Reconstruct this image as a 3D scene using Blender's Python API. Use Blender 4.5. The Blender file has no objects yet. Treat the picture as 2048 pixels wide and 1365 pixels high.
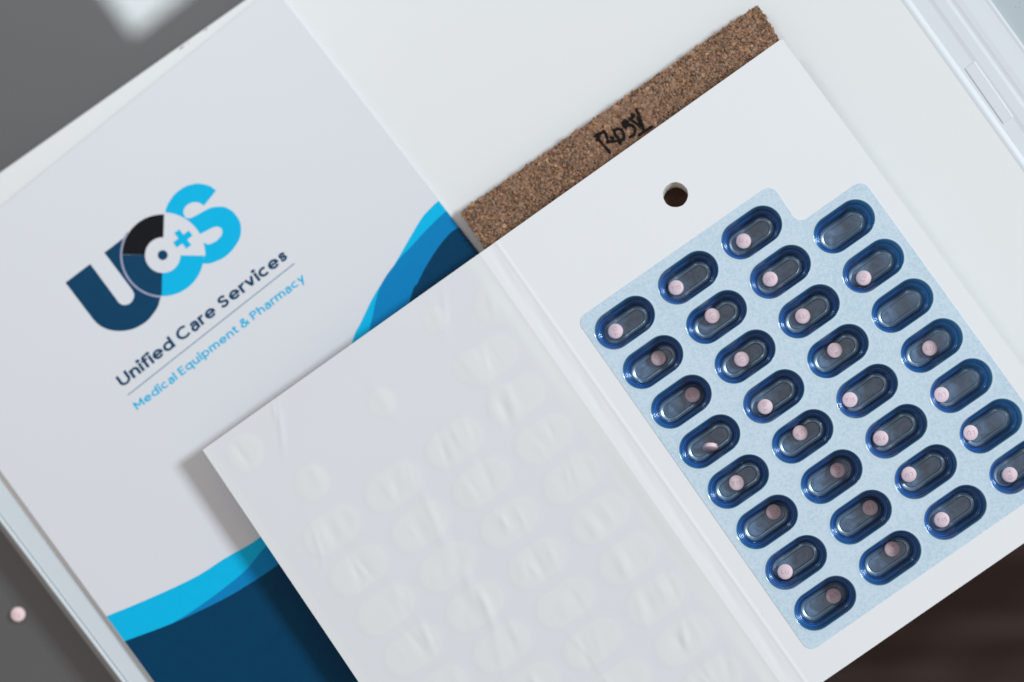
import bpy, bmesh, math, random
import numpy as np
from mathutils import Vector, Matrix, noise
from mathutils.geometry import delaunay_2d_cdt

S = bpy.context.scene
C = S.collection
MM = 0.001
R = math.radians
random.seed(7)

# ------------------------------------------------------------------ levels (metres above the table)
Z_TABLE = 0.0
Z_CASE = 16*MM
Z_FOLDER = 18.6*MM
Z_CORK = 23*MM
Z_PAGE = 31*MM
CAM_H = Z_PAGE + 0.79
FPX = 4000.0                    # focal length in photo pixels (photo is 2048 wide)
NAD = (1450.0, 950.0)           # the point of the photo straight below the camera

# ------------------------------------------------------------------ camera
dn = Vector((NAD[0]-1024, -(NAD[1]-682.5), -FPX)).normalized()
zc = -dn
xc = (Vector((1, 0, 0)) - zc*zc[0]).normalized()
yc = zc.cross(xc)
ROT = Matrix((xc, yc, zc))      # camera coordinates -> world
camd = bpy.data.cameras.new('camera')
cam = bpy.data.objects.new('camera', camd)
C.objects.link(cam)
cam.matrix_world = Matrix.Translation((0, 0, CAM_H)) @ ROT.to_4x4()
camd.sensor_width = 36
camd.lens = FPX/2048*36
camd.clip_start = 0.02
camd.clip_end = 50
camd.dof.use_dof = True
camd.dof.aperture_fstop = 2.9
camd.dof.aperture_blades = 9
S.camera = cam
S.render.resolution_x, S.render.resolution_y = 1024, 682

def P(px, py, z):
    """A point of the table scene seen at a photo pixel, on the level z."""
    d = ROT @ Vector((px-1024, -(py-682.5), -FPX))
    t = (z-CAM_H)/d.z
    return Vector((d.x*t, d.y*t, z))

fp = P(1560, 700, Z_PAGE)
camd.dof.focus_distance = abs((ROT.transposed() @ (fp - Vector((0, 0, CAM_H)))).z)

# ------------------------------------------------------------------ world and lamps
W = bpy.data.worlds.new('World')
S.world = W
W.use_nodes = True
W.node_tree.nodes['Background'].inputs[0].default_value = (1.0, 0.92, 0.90, 1)
W.node_tree.nodes['Background'].inputs[1].default_value = 0.378
S.view_settings.view_transform = 'Standard'
S.view_settings.look = 'None'
S.view_settings.exposure = 0
S.view_settings.gamma = 1
S.cycles.use_denoising = True
S.cycles.transparent_max_bounces = 24
S.cycles.max_bounces = 12

def area(name, loc, target, sx, sy, power, col, twist=0):
    l = bpy.data.lights.new(name, 'AREA')
    l.shape = 'RECTANGLE'; l.size = sx; l.size_y = sy; l.energy = power; l.color = col
    o = bpy.data.objects.new(name, l); C.objects.link(o)
    o.location = loc
    q = (Vector(target)-Vector(loc)).to_track_quat('-Z', 'Y')
    o.rotation_euler = (q @ Matrix.Rotation(twist, 3, 'Z').to_quaternion()).to_euler()
    return o

tgt = P(900, 720, Z_PAGE)
az, zen, dist = R(22), R(50), 4.5
kd = Vector((math.sin(zen)*math.cos(az), math.sin(zen)*math.sin(az), math.cos(zen)))
area('window_light', tgt+kd*dist, tgt, 0.81, 0.81, 175.0, (0.80, 0.91, 1.0))

# small ceiling lamp whose corner is mirrored in the polished table, top left
vx = P(272, 64, Z_TABLE)
inc = (vx - Vector((0, 0, CAM_H))).normalized()
ref = Vector((inc.x, inc.y, -inc.z))
corner = vx + ref*0.80
la, lb = Vector((-0.62, 0.78, 0)).normalized(), Vector((0.80, 0.60, 0)).normalized()
lc = corner + la*0.065 + lb*0.065
l = area('ceiling_lamp', lc, lc-Vector((0, 0, 1)), 0.13, 0.13, 1.15, (0.86, 0.95, 1.0))
l.rotation_euler = (0, 0, math.atan2(lb.y, lb.x))

# ------------------------------------------------------------------ materials
def mat(name, col, rough=0.5, spec=0.5, bump=None, var=None, **kw):
    m = bpy.data.materials.new(name); m.use_nodes = True
    nt = m.node_tree; b = nt.nodes['Principled BSDF']
    b.inputs['Base Color'].default_value = (*col, 1)
    b.inputs['Roughness'].default_value = rough
    b.inputs['Specular IOR Level'].default_value = spec
    for k, v in kw.items():
        b.inputs[k.replace('_', ' ')].default_value = v
    tc = nt.nodes.new('ShaderNodeTexCoord')
    if var:                                   # (scale, amount) soft tone variation
        n = nt.nodes.new('ShaderNodeTexNoise'); n.inputs['Scale'].default_value = var[0]
        n.inputs['Detail'].default_value = 5
        nt.links.new(tc.outputs['Object'], n.inputs['Vector'])
        mx = nt.nodes.new('ShaderNodeMix'); mx.data_type = 'RGBA'
        a = var[1]
        mx.inputs[6].default_value = (*[max(0, c*(1-a)) for c in col], 1)
        mx.inputs[7].default_value = (*[min(1, c*(1+a)) for c in col], 1)
        nt.links.new(n.outputs['Fac'], mx.inputs[0])
        nt.links.new(mx.outputs[2], b.inputs['Base Color'])
    if bump:                                  # (scale, strength, distance mm)
        n2 = nt.nodes.new('ShaderNodeTexNoise'); n2.inputs['Scale'].default_value = bump[0]
        n2.inputs['Detail'].default_value = 6; n2.inputs['Roughness'].default_value = 0.6
        nt.links.new(tc.outputs['Object'], n2.inputs['Vector'])
        bp = nt.nodes.new('ShaderNodeBump'); bp.inputs['Strength'].default_value = bump[1]
        bp.inputs['Distance'].default_value = bump[2]*MM
        nt.links.new(n2.outputs['Fac'], bp.inputs['Height'])
        nt.links.new(bp.outputs['Normal'], b.inputs['Normal'])
    return m

def vcol(m, attr='tone', mode='MULTIPLY'):
    """multiply the base colour by a colour attribute of the mesh"""
    nt = m.node_tree; b = nt.nodes['Principled BSDF']
    a = nt.nodes.new('ShaderNodeAttribute'); a.attribute_name = attr
    mx = nt.nodes.new('ShaderNodeMix'); mx.data_type = 'RGBA'; mx.blend_type = mode
    mx.inputs[0].default_value = 1
    src = b.inputs['Base Color'].links
    if src:
        nt.links.new(src[0].from_socket, mx.inputs[6])
    else:
        mx.inputs[6].default_value = b.inputs['Base Color'].default_value
    nt.links.new(a.outputs['Color'], mx.inputs[7])
    nt.links.new(mx.outputs[2], b.inputs['Base Color'])
    return m

M = {}
M['table'] = mat('polished_grey_table', (0.086, 0.083, 0.081), 0.5, 0.9, bump=(900, 0.05, 0.03), var=(14, 0.08),
                 Coat_Weight=1.0, Coat_Roughness=0.01, Coat_IOR=1.42)
M['floor'] = mat('dark_brown_floor', (0.030, 0.019, 0.016), 0.8, 0.08)
M['case'] = mat('white_plastic', (0.80, 0.80, 0.785), 0.38, 0.5, bump=(1400, 0.10, 0.03), var=(9, 0.015))
M['rail'] = mat('cool_white_plastic', (0.70, 0.725, 0.74), 0.45, 0.35)
M['case_grey'] = mat('pale_grey_plastic', (0.46, 0.51, 0.53), 0.4, 0.5, var=(12, 0.04))
M['case_base'] = mat('grey_plastic_base', (0.36, 0.355, 0.34), 0.45, 0.4, var=(20, 0.08))
M['strip'] = mat('silver_rim_strip', (0.66, 0.71, 0.73), 0.30, 0.5)
M['coat'] = mat('coated_white_card', (0.74, 0.742, 0.758), 0.42, 0.45, bump=(700, 0.05, 0.05), var=(12, 0.015))
M['paper'] = mat('white_paperboard', (0.815, 0.815, 0.81), 0.55, 0.35, bump=(1500, 0.22, 0.06), var=(16, 0.015))
M['leaf'] = vcol(mat('bluish_white_paper_backing', (0.745, 0.745, 0.74), 0.5, 0.35, bump=(1300, 0.25, 0.06), var=(20, 0.015)))
M['hole'] = mat('raw_card_core', (0.62, 0.59, 0.54), 0.8, 0.1, bump=(2500, 0.7, 0.3), var=(900, 0.35))
M['navy'] = mat('navy_ink', (0.002, 0.050, 0.120), 0.5, 0.15, var=(250, 0.10))
M['deep'] = mat('deep_navy_print', (0.0006, 0.045, 0.108), 0.5, 0.12, var=(250, 0.12))
M['mid'] = mat('mid_blue_print', (0.001, 0.22, 0.50), 0.5, 0.15, var=(300, 0.04))
M['cyan'] = mat('cyan_print', (0.001, 0.48, 0.78), 0.5, 0.15, var=(300, 0.03))
M['cyant'] = mat('cyan_ink', (0.0, 0.46, 0.74), 0.5, 0.15)
M['black'] = mat('black_ink', (0.006, 0.006, 0.009), 0.5, 0.15)
M['lilac'] = mat('lilac_ring_ink', (0.32, 0.33, 0.48), 0.42, 0.35)
M['rule'] = mat('steel_blue_ink', (0.02, 0.16, 0.30), 0.42, 0.35)
M['pill'] = mat('pink_tablet', (0.91, 0.68, 0.69), 0.6, 0.35, bump=(5000, 0.35, 0.05), var=(1200, 0.04))
M['imprint'] = mat('stamped_groove_shade', (0.70, 0.47, 0.50), 0.7, 0.2)  # darker pink stands in for the shade inside the stamped letters
M['scuff'] = mat('grey_scuff', (0.33, 0.31, 0.29), 0.7, 0.2)

# light blue blister film over card, frosted and mottled
m = mat('pale_blue_film', (0.62, 0.78, 0.88), 0.34, 0.5)
nt = m.node_tree; b = nt.nodes['Principled BSDF']
tc = nt.nodes['Texture Coordinate']
n1 = nt.nodes.new('ShaderNodeTexNoise'); n1.inputs['Scale'].default_value = 1050; n1.inputs['Detail'].default_value = 4
n1.inputs['Roughness'].default_value = 0.65
n2 = nt.nodes.new('ShaderNodeTexNoise'); n2.inputs['Scale'].default_value = 34; n2.inputs['Detail'].default_value = 3
nt.links.new(tc.outputs['Object'], n1.inputs['Vector']); nt.links.new(tc.outputs['Object'], n2.inputs['Vector'])
r1 = nt.nodes.new('ShaderNodeMapRange'); r1.inputs[1].default_value = 0.36; r1.inputs[2].default_value = 0.62
nt.links.new(n1.outputs['Fac'], r1.inputs[0])
ad = nt.nodes.new('ShaderNodeMath'); ad.operation = 'MULTIPLY_ADD'
nt.links.new(n2.outputs['Fac'], ad.inputs[0]); ad.inputs[1].default_value = 0.9
nt.links.new(r1.outputs[0], ad.inputs[2])
r2 = nt.nodes.new('ShaderNodeMapRange'); r2.inputs[1].default_value = 0.35; r2.inputs[2].default_value = 1.25
nt.links.new(ad.outputs[0], r2.inputs[0])
mx = nt.nodes.new('ShaderNodeMix'); mx.data_type = 'RGBA'
mx.inputs[6].default_value = (0.475, 0.62, 0.73, 1); mx.inputs[7].default_value = (0.61, 0.725, 0.79, 1)
nt.links.new(r2.outputs[0], mx.inputs[0]); nt.links.new(mx.outputs[2], b.inputs['Base Color'])
bp = nt.nodes.new('ShaderNodeBump'); bp.inputs['Strength'].default_value = 0.4; bp.inputs['Distance'].default_value = 0.08*MM
nt.links.new(n1.outputs['Fac'], bp.inputs['Height']); nt.links.new(bp.outputs['Normal'], b.inputs['Normal'])
M['film'] = m
M['film_edge'] = mat('frosted_film_lip', (0.575, 0.69, 0.765), 0.3, 0.5, bump=(900, 0.4, 0.1), var=(500, 0.06))

# deep blue clear plastic of the cups
def cup_material():
    """tinted clear plastic: see-through with a tint that deepens on the drawn walls, body colour with painted glow, soft blue sheen, clear gloss"""
    m = bpy.data.materials.new('clear_blue_plastic'); m.use_nodes = True
    nt = m.node_tree; nt.nodes.clear()
    N = nt.nodes.new; L = nt.links.new
    def mixc(a, b_, fac):
        x = N('ShaderNodeMix'); x.data_type = 'RGBA'
        for k, v in ((6, a), (7, b_)):
            if isinstance(v, tuple): x.inputs[k].default_value = (*v, 1)
            else: L(v, x.inputs[k])
        L(fac, x.inputs[0]); return x.outputs[2]
    def rng_(src, lo, hi, a=0.0, b_=1.0):
        x = N('ShaderNodeMapRange'); x.inputs[1].default_value = a; x.inputs[2].default_value = b_
        x.inputs[3].default_value = lo; x.inputs[4].default_value = hi; L(src, x.inputs[0]); return x.outputs[0]
    def mixs(a, b_, fac):
        x = N('ShaderNodeMixShader'); L(a, x.inputs[1]); L(b_, x.inputs[2])
        if isinstance(fac, float): x.inputs[0].default_value = fac
        else: L(fac, x.inputs[0])
        return x.outputs[0]
    out = N('ShaderNodeOutputMaterial')
    st = N('ShaderNodeAttribute'); st.attribute_name = 'steep'; st = st.outputs['Fac']
    bd = N('ShaderNodeAttribute'); bd.attribute_name = 'bead'; bd = bd.outputs['Fac']
    tc = N('ShaderNodeTexCoord'); oi = N('ShaderNodeObjectInfo')
    sh = N('ShaderNodeVectorMath'); sh.operation = 'ADD'; L(tc.outputs['Object'], sh.inputs[0]); L(oi.outputs['Random'], sh.inputs[1])
    def noise_(scale, det=3, dist=0.0):
        x = N('ShaderNodeTexNoise'); x.inputs['Scale'].default_value = scale; x.inputs['Detail'].default_value = det
        x.inputs['Distortion'].default_value = dist; L(sh.outputs[0], x.inputs['Vector']); return x.outputs['Fac']
    painted_refl = noise_(170, 4, 1.5); warp = noise_(230, 2); fine = noise_(1600, 3)
    tr = N('ShaderNodeBsdfTransparent'); L(mixc((0.36, 0.62, 0.95), (0.02, 0.28, 0.66), st), tr.inputs['Color'])
    fl = mixc((0.05, 0.13, 0.24), (0.20, 0.38, 0.62), rng_(painted_refl, 0, 1, .40, .62))  # floor tone mottled in place of streaky reflections
    bo = N('ShaderNodeAttribute'); bo.attribute_name = 'body'       # colour of the plastic, with the blue glow of the walls painted in
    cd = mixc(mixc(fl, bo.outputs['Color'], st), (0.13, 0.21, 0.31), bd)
    df = N('ShaderNodeBsdfDiffuse'); L(cd, df.inputs['Color'])
    mx_ = N('ShaderNodeMath'); mx_.operation = 'MAXIMUM'; L(rng_(st, .50, .78), mx_.inputs[0]); L(bd, mx_.inputs[1])
    base = mixs(tr.outputs[0], df.outputs[0], mx_.outputs[0])
    bp = N('ShaderNodeBump'); bp.inputs['Strength'].default_value = 0.22; bp.inputs['Distance'].default_value = 0.10*MM; L(warp, bp.inputs['Height'])
    bp2 = N('ShaderNodeBump'); bp2.inputs['Strength'].default_value = 0.07; bp2.inputs['Distance'].default_value = 0.02*MM
    L(fine, bp2.inputs['Height']); L(bp.outputs['Normal'], bp2.inputs['Normal'])
    sheen = N('ShaderNodeBsdfGlossy'); sheen.inputs['Roughness'].default_value = 0.34; L(bp.outputs['Normal'], sheen.inputs['Normal'])
    L(mixc((0.55, 0.75, 0.9), (0.25, 0.6, 0.95), st), sheen.inputs['Color'])
    ms_ = N('ShaderNodeMath'); ms_.operation = 'MULTIPLY_ADD'; L(bd, ms_.inputs[0]); ms_.inputs[1].default_value = 0.42; ms_.inputs[2].default_value = 0.13
    b2 = mixs(base, sheen.outputs[0], ms_.outputs[0])
    gl = N('ShaderNodeBsdfGlossy'); L(rng_(bd, 0.10, 0.17), gl.inputs['Roughness']); L(bp2.outputs['Normal'], gl.inputs['Normal'])
    fr = N('ShaderNodeFresnel'); fr.inputs['IOR'].default_value = 2.1; L(bp2.outputs['Normal'], fr.inputs['Normal'])
    L(mixs(b2, gl.outputs[0], fr.outputs[0]), out.inputs['Surface'])
    return m
M['cup'] = cup_material()

# ------------------------------------------------------------------ helpers
def tag(o, label=None, cat=None, group=None, kind=None):
    if label: o['label'] = label
    if cat: o['category'] = cat
    if group: o['group'] = group
    if kind: o['kind'] = kind
    return o

def empty(name, loc):
    o = bpy.data.objects.new(name, None); C.objects.link(o)
    o.empty_display_size = 0.01; o.location = loc
    return o

def link(name, me, material, parent=None, smooth=False):
    """one mesh object; the mesh is given in world coordinates and moved under its parent's origin"""
    mats = material if isinstance(material, (list, tuple)) else [material]
    for mt in mats: me.materials.append(mt)
    o = bpy.data.objects.new(name, me); C.objects.link(o)
    if parent is not None:
        p = parent; off = Vector((0, 0, 0))
        while p is not None:
            off += p.location; p = p.parent
        me.transform(Matrix.Translation(-off))
        o.parent = parent
    if smooth:
        me.polygons.foreach_set('use_smooth', [True]*len(me.polygons))
    return o

def mesh(verts, faces):
    me = bpy.data.meshes.new('mesh'); me.from_pydata([tuple(v) for v in verts], [], faces); me.update()
    return me

def bm_mesh(bm):
    bmesh.ops.recalc_face_normals(bm, faces=bm.faces)
    me = bpy.data.meshes.new('mesh'); bm.to_mesh(me); bm.free()
    return me

def slab(poly, z0, z1, bevel=0.0, segs=2):
    """upright prism over an xy polygon, all edges rounded"""
    bm = bmesh.new()
    vs = [bm.verts.new((p[0], p[1], z1)) for p in poly]
    f = bm.faces.new(vs)
    r = bmesh.ops.extrude_face_region(bm, geom=[f])
    bmesh.ops.translate(bm, vec=(0, 0, z0-z1), verts=[v for v in r['geom'] if isinstance(v, bmesh.types.BMVert)])
    bmesh.ops.recalc_face_normals(bm, faces=bm.faces)
    if bevel:
        bmesh.ops.bevel(bm, geom=list(bm.edges), offset=bevel, segments=segs, affect='EDGES', profile=0.5)
    return bm_mesh(bm)

def plate(outer, holes, z0, z1, walls=True):
    """flat plate with holes: CDT top and bottom sheets and side walls. outer/holes are xy loops"""
    loops = [outer]+holes
    pts, edges = [], []
    for lp in loops:
        s = len(pts); n = len(lp)
        pts += [Vector((p[0], p[1])) for p in lp]
        edges += [(s+i, s+(i+1) % n) for i in range(n)]
    vo, eo, fo, *_ = delaunay_2d_cdt([p*1000 for p in pts], edges, [], 0, 1e-6)
    vo = [v/1000 for v in vo]
    def inside(p, lp):
        c = False; n = len(lp); j = n-1
        for i in range(n):
            if (lp[i][1] > p[1]) != (lp[j][1] > p[1]) and p[0] < (lp[j][0]-lp[i][0])*(p[1]-lp[i][1])/(lp[j][1]-lp[i][1])+lp[i][0]:
                c = not c
            j = i
        return c
    faces = []
    for f in fo:
        c = sum((vo[i] for i in f), Vector((0, 0)))/len(f)
        if inside(c, outer) and not any(inside(c, h) for h in holes):
            faces.append(tuple(f))
    n = len(vo)
    V = [(v.x, v.y, z1) for v in vo]+[(v.x, v.y, z0) for v in vo]
    F = list(faces)+[tuple(i+n for i in reversed(f)) for f in faces]
    if walls:
        cnt = {}
        for f in faces:
            for a, b_ in zip(f, f[1:]+f[:1]):
                cnt[(a, b_)] = 1
        for (a, b_) in cnt:
            if (b_, a) not in cnt:
                F.append((b_, a, a+n, b_+n))
    me = mesh(V, F)
    bm = bmesh.new(); bm.from_mesh(me); bpy.data.meshes.remove(me)
    return bm_mesh(bm)

def spline(pts, n=6, closed=False):
    """Catmull-Rom through points"""
    out = []; N_ = len(pts)
    g = (lambda i: pts[i % N_]) if closed else (lambda i: pts[max(0, min(N_-1, i))])
    for i in range(N_ if closed else N_-1):
        p0, p1, p2, p3 = g(i-1), g(i), g(i+1), g(i+2)
        for k in range(n):
            t = k/n
            out.append(tuple(0.5*((2*p1[a])+(-p0[a]+p2[a])*t+(2*p0[a]-5*p1[a]+4*p2[a]-p3[a])*t*t+(-p0[a]+3*p1[a]-3*p2[a]+p3[a])*t**3) for a in (0, 1)))
    if not closed: out.append(tuple(pts[-1]))
    return out

# ------------------------------------------------------------------ table and floor
def rot2(a): return Vector((math.cos(a), math.sin(a), 0))
U35, V35 = rot2(R(34.6)), rot2(R(34.6-90))         # along the rows / down the booklet
e0 = P(1500, 1430, Z_TABLE)                         # the table's near edge runs under the booklet
e0 = P(2030, 1056, Z_TABLE)
tp = [e0+U35*0.5, e0-U35*1.1, e0-U35*1.1-V35*1.0, e0+U35*0.5-V35*1.0]
t = link('table_top', slab(tp, -0.028, 0.0, 0.0015, 2), M['table'])
tag(t, kind='structure')
f = link('floor', mesh([(-2.5, -2.5, -0.62), (2.5, -2.5, -0.62), (2.5, 2.5, -0.62), (-2.5, 2.5, -0.62)], [(0, 1, 2, 3)]), M['floor'])
tag(f, kind='structure')
nt = M['floor'].node_tree; b = nt.nodes['Principled BSDF']
wv = nt.nodes.new('ShaderNodeTexNoise'); wv.inputs['Scale'].default_value = 13; wv.inputs['Detail'].default_value = 4
mp = nt.nodes.new('ShaderNodeMapping'); mp.inputs['Rotation'].default_value = (0, 0, R(60)); mp.inputs['Scale'].default_value = (0.35, 1.6, 1)
nt.links.new(nt.nodes['Texture Coordinate'].outputs['Object'], mp.inputs[0]); nt.links.new(mp.outputs[0], wv.inputs['Vector'])
cr = nt.nodes.new('ShaderNodeValToRGB')
cr.color_ramp.elements[0].position = 0.43; cr.color_ramp.elements[0].color = (0.029, 0.016, 0.013, 1)
cr.color_ramp.elements[1].position = 0.60; cr.color_ramp.elements[1].color = (0.080, 0.052, 0.044, 1)
nt.links.new(wv.outputs['Fac'], cr.inputs[0]); nt.links.new(cr.outputs[0], b.inputs['Base Color'])

# ------------------------------------------------------------------ white plastic case
A = P(-60, 387, Z_CASE); B = P(490, 0, Z_CASE); d_ul = (B-A).normalized()
Lp, Lq = P(0, 1030, Z_CASE), P(252, 1362, Z_CASE); d_l = (Lq-Lp).normalized()
Rp, Rq = P(1807, 0, Z_CASE), P(2048, 337, Z_CASE); d_r = (Rq-Rp).normalized()
def isect(p, d, q, e):
    k = ((q.x-p.x)*e.y-(q.y-p.y)*e.x)/(d.x*e.y-d.y*e.x)
    return p+d*k
bot = P(2020, 1040, Z_CASE)
cTL = isect(A, d_ul, Lp, d_l); cTR = isect(A, d_ul, Rp, d_r)
cBL = isect(bot, U35, Lp, d_l); cBR = isect(bot, U35, Rp, d_r)
case = empty('plastic_case', ((cTL+cTR+cBL+cBR)/4).xy.to_3d())
tag(case, 'wide flat white plastic case on the grey table, beneath the folder and cork board', 'case')
link('lid', slab([cTL, cBL, cBR, cTR], 5*MM, Z_CASE, 0.5*MM, 3), M['case'], case)
o_l = Vector((d_l.y, -d_l.x, 0))                    # outward on the left
if (cTL+o_l-cTR).length < (cTL-cTR).length: o_l = -o_l
w = 7.0*MM
link('base', slab([cTL+o_l*w-d_l*-1*MM, cBL+o_l*w, cBR, cTR+d_l*2*MM, ], 0.2*MM, 5.5*MM, 0.8*MM, 3), M['case_base'], case)
# rounded rim bead along the left edge and the thin silver strip inside it
def ridge(p, q, prof):
    """sweep a profile (distance to the side, z) from p to q; side = right-hand of p->q"""
    d = (q-p).normalized(); s = Vector((d.y, -d.x, 0))
    V = []; F = []
    n = len(prof)
    for k, base in enumerate((p, q)):
        for (a, z) in prof: V.append(Vector((base.x, base.y, 0))+s*a+Vector((0, 0, z)))
    for i in range(n-1): F.append((i, i+1, n+i+1, n+i))
    F.append(tuple(range(n))); F.append(tuple(range(2*n-1, n-1, -1)))
    F.append((n-1, 0, n, 2*n-1))
    bm = bmesh.new(); me = mesh(V, F); bm.from_mesh(me); bpy.data.meshes.remove(me)
    return bm_mesh(bm)
z = Z_CASE
link('rim_bead', ridge(cTL, cBL, [(-0.0*MM+a*MM, z+h*MM) for a, h in ((1.9, -6), (1.9, -.3), (1.6, .15), (1.1, .35), (.6, .2), (.45, -.25), (.1, -.3), (-.1, .05), (-.5, .25), (-1.2, .25), (-1.2, -6))]), M['strip'], case)
link('rim_strip', ridge(cTL, cBL, [(a*MM, z+h*MM) for a, h in ((-1.2, -1), (-1.2, .18), (-8.5, .18), (-8.8, .02), (-8.8, -1))]), M['strip'], case)
# hinge side on the right: ledge, rails and latch
q0, q1 = cTR - d_r*0.02, cBR
s_r = Vector((d_r.y, -d_r.x, 0))
sg = 1 if s_r.dot(cTR-cTL) > 0 else -1
if sg < 0: q0, q1 = q1, q0
pr = [(-1.0, 0.0), (-.6, .15), (0, .25), (.6, .2), (1.4, -.2), (2.4, -.9), (8.0, -1.1), (8.8, -.9), (9.8, -.6), (13.6, -.6), (14.3, -.8), (15.0, -1.0),
      (15.8, -.9), (16.8, -.6), (19, -.5), (24.0, -.9), (26.2, -1.0), (26.8, -.8), (27.4, -.7), (28.0, -.9), (28.2, -1.6)]
link('hinge_rail', ridge(q0, q1, [(-1.0, -14)]+[(a, h) for a, h in [(-1.0, -14)]][:0] and None or [(-1.0*MM, z-10*MM)]+[(a*MM, z+h*MM) for a, h in [(a, h*0.55) for a, h in pr]]+[(28.2*MM, z-10*MM)]), M['rail'], case)
link('side_panel', ridge(q0, q1, [(28.2*MM, z-11*MM), (28.2*MM, z-1.8*MM), (120*MM, z-2.0*MM), (120*MM, z-11*MM)]), M['case_grey'], case)
lat = [P(1928, 137, z), P(1950, 121, z), P(2028, 234, z), P(2006, 249, z)]
link('latch', slab(lat, z-3*MM, z-0.15*MM, 0.6*MM, 3), M['rail'], case)
for (x, y, l_, w_) in ((364, 96, 20, 4), (377, 87, 8, 2), (412, 60, 12, 3)):
    c = P(x, y, z)+Vector((0, 0, 0.02*MM)); u, v = d_ul*l_*.1*MM, Vector((-d_ul.y, d_ul.x, 0))*w_*.1*MM
    link('scuff_mark', mesh([c-u, c-v*.8, c+u*.7, c+u, c+v, c-u*.4+v*.7], [(0, 1, 2, 3, 4, 5)]), M['scuff'], case)
for (x, y) in ((2031, 15), (2038, 15), (2039, 5), (2037, 285)):
    c = P(x, y, z-1.9*MM)+Vector((0, 0, 0.15*MM))
    link('speck', mesh([c+rot2(k*R(60))*0.18*MM for k in range(6)], [tuple(range(6))]), M['scuff'], case)

# ------------------------------------------------------------------ printed folder
zf = Z_FOLDER
fa, fb = P(-0, 415, zf), P(515, 0, zf)
fr_, fs_ = P(565, 0, zf), P(954, 501, zf)
fl_, fm_ = P(0, 941, zf), P(309, 1365, zf)
FTL = isect(fa, fb-fa, fl_, fm_-fl_); FTR = isect(fa, fb-fa, fr_, fs_-fr_)
dR, dL = (fs_-fr_).normalized(), (fm_-fl_).normalized()
FBR, FBL = FTR+dR*0.268, FTL+dL*0.268
folder = empty('folder', ((FTL+FTR+FBL+FBR)/4).xy.to_3d()+Vector((0, 0, Z_CASE)))
tag(folder, 'white folder with blue letter logo and blue waves, lying on the white case', 'folder')
NU, NV = 40, 50
def fold_pt(s, t_):
    a = FTL.lerp(FTR, s); b_ = FBL.lerp(FBR, s); p = a.lerp(b_, t_)
    return p
V, F = [], []
for i in range(NU+1):
    for j in range(NV+1):
        V.append(fold_pt(i/NU, j/NV))
n0 = len(V)
for v in V[:n0]: V.append(v-Vector((0, 0, 0.5*MM)))
for i in range(NU):
    for j in range(NV):
        a = i*(NV+1)+j; F.append((a, a+1, a+NV+2, a+NV+1)); F.append((n0+a, n0+a+NV+1, n0+a+NV+2, n0+a+1))
for j in range(NV): F.append((j, n0+j, n0+j+1, j+1)); k = NU*(NV+1)+j; F.append((k, k+1, n0+k+1, n0+k))
for i in range(NU): k = i*(NV+1); F.append((k, k+NV+1, n0+k+NV+1, n0+k)); k = k+NV; F.append((k, n0+k, n0+k+NV+1, k+NV+1))
bm = bmesh.new(); me = mesh(V, F); bm.from_mesh(me); link('cover', bm_mesh(bm), M['coat'], folder)
# back leaf a little below, closing the folder on the case
link('back_leaf', slab([p.xy for p in (FTL, FBL, FBR, FTR)], Z_CASE+0.35*MM, Z_CASE+0.9*MM), M['coat'], folder)
spn = slab([FTL.xy, (FTL+dL*0.268).xy, (FTL+dL*0.268+(FTR-FTL).normalized()*1.2*MM).xy, (FTL+(FTR-FTL).normalized()*1.2*MM).xy], Z_CASE+0.9*MM, zf-0.5*MM)
link('fold', spn, M['coat'], folder)

def clip_half(poly, a, b_):
    """keep the part of polygon (px space) on the page side: left of a->b in the y-down picture"""
    out = []
    f_ = lambda p: (b_[0]-a[0])*(p[1]-a[1])-(b_[1]-a[1])*(p[0]-a[0])
    for i in range(len(poly)):
        p, q = poly[i], poly[(i+1) % len(poly)]
        fp_, fq = f_(p), f_(q)
        if fp_ >= 0: out.append(p)
        if (fp_ >= 0) != (fq >= 0):
            t_ = fp_/(fp_-fq); out.append((p[0]+(q[0]-p[0])*t_, p[1]+(q[1]-p[1])*t_))
    return out

def printed(name, polys, k, material, parent=folder, zl=None):
    """flat ink: filled polygons given in photo pixels, laid k steps above the cover"""
    zl = zf if zl is None else zl
    zz = zl+k*0.02*MM
    bm = bmesh.new()
    for pl in polys:
        pts = [P(x, y, zz) for x, y in pl]
        vo, _, fo, *_r = delaunay_2d_cdt([p.xy*1000 for p in pts], [(i, (i+1) % len(pts)) for i in range(len(pts))], [], 1, 1e-5)
        vs = [bm.verts.new((v.x/1000, v.y/1000, zz)) for v in vo]
        for f_ in fo:
            try: bm.faces.new([vs[i] for i in f_])
            except ValueError: pass
    for f_ in bm.faces:
        f_.normal_update()
        if f_.normal.z < 0: f_.normal_flip()
    me = bpy.data.meshes.new('mesh'); bm.to_mesh(me); bm.free()
    return link(name, me, material, parent)

# waves: (px) boundary curves from the left edge, under the booklet leaf, to the right edge
outer = spline([(150, 1256), (215, 1232), (300, 1197), (390, 1155), (450, 1117), (517, 1077), (590, 1010), (650, 905), (684, 780), (705, 682), (722, 645), (741, 605), (757, 577), (783, 539), (797, 516), (821, 474), (844, 436), (863, 415), (876, 403), (900, 385)], 6)
cyan_in = spline([(190, 1310), (253, 1287), (309, 1265), (345, 1247), (393, 1217), (444, 1180), (489, 1143), (513, 1115), (530, 1095), (600, 1020), (660, 920), (712, 760), (741, 650), (760, 575), (793, 525), (821, 495), (856, 457), (892, 423), (930, 395)], 6)
mid_in = spline([(190, 1305), (253, 1281.5), (309, 1261), (352, 1244), (400, 1222), (454, 1195), (496, 1170), (554, 1131), (640, 1060), (720, 960), (780, 760), (822, 593), (835, 567), (851, 535), (875, 497), (898, 469), (917, 454.5), (960, 425)], 6)
corner_px = [(1500, 300), (1500, 1500), (200, 1500)]
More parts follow.
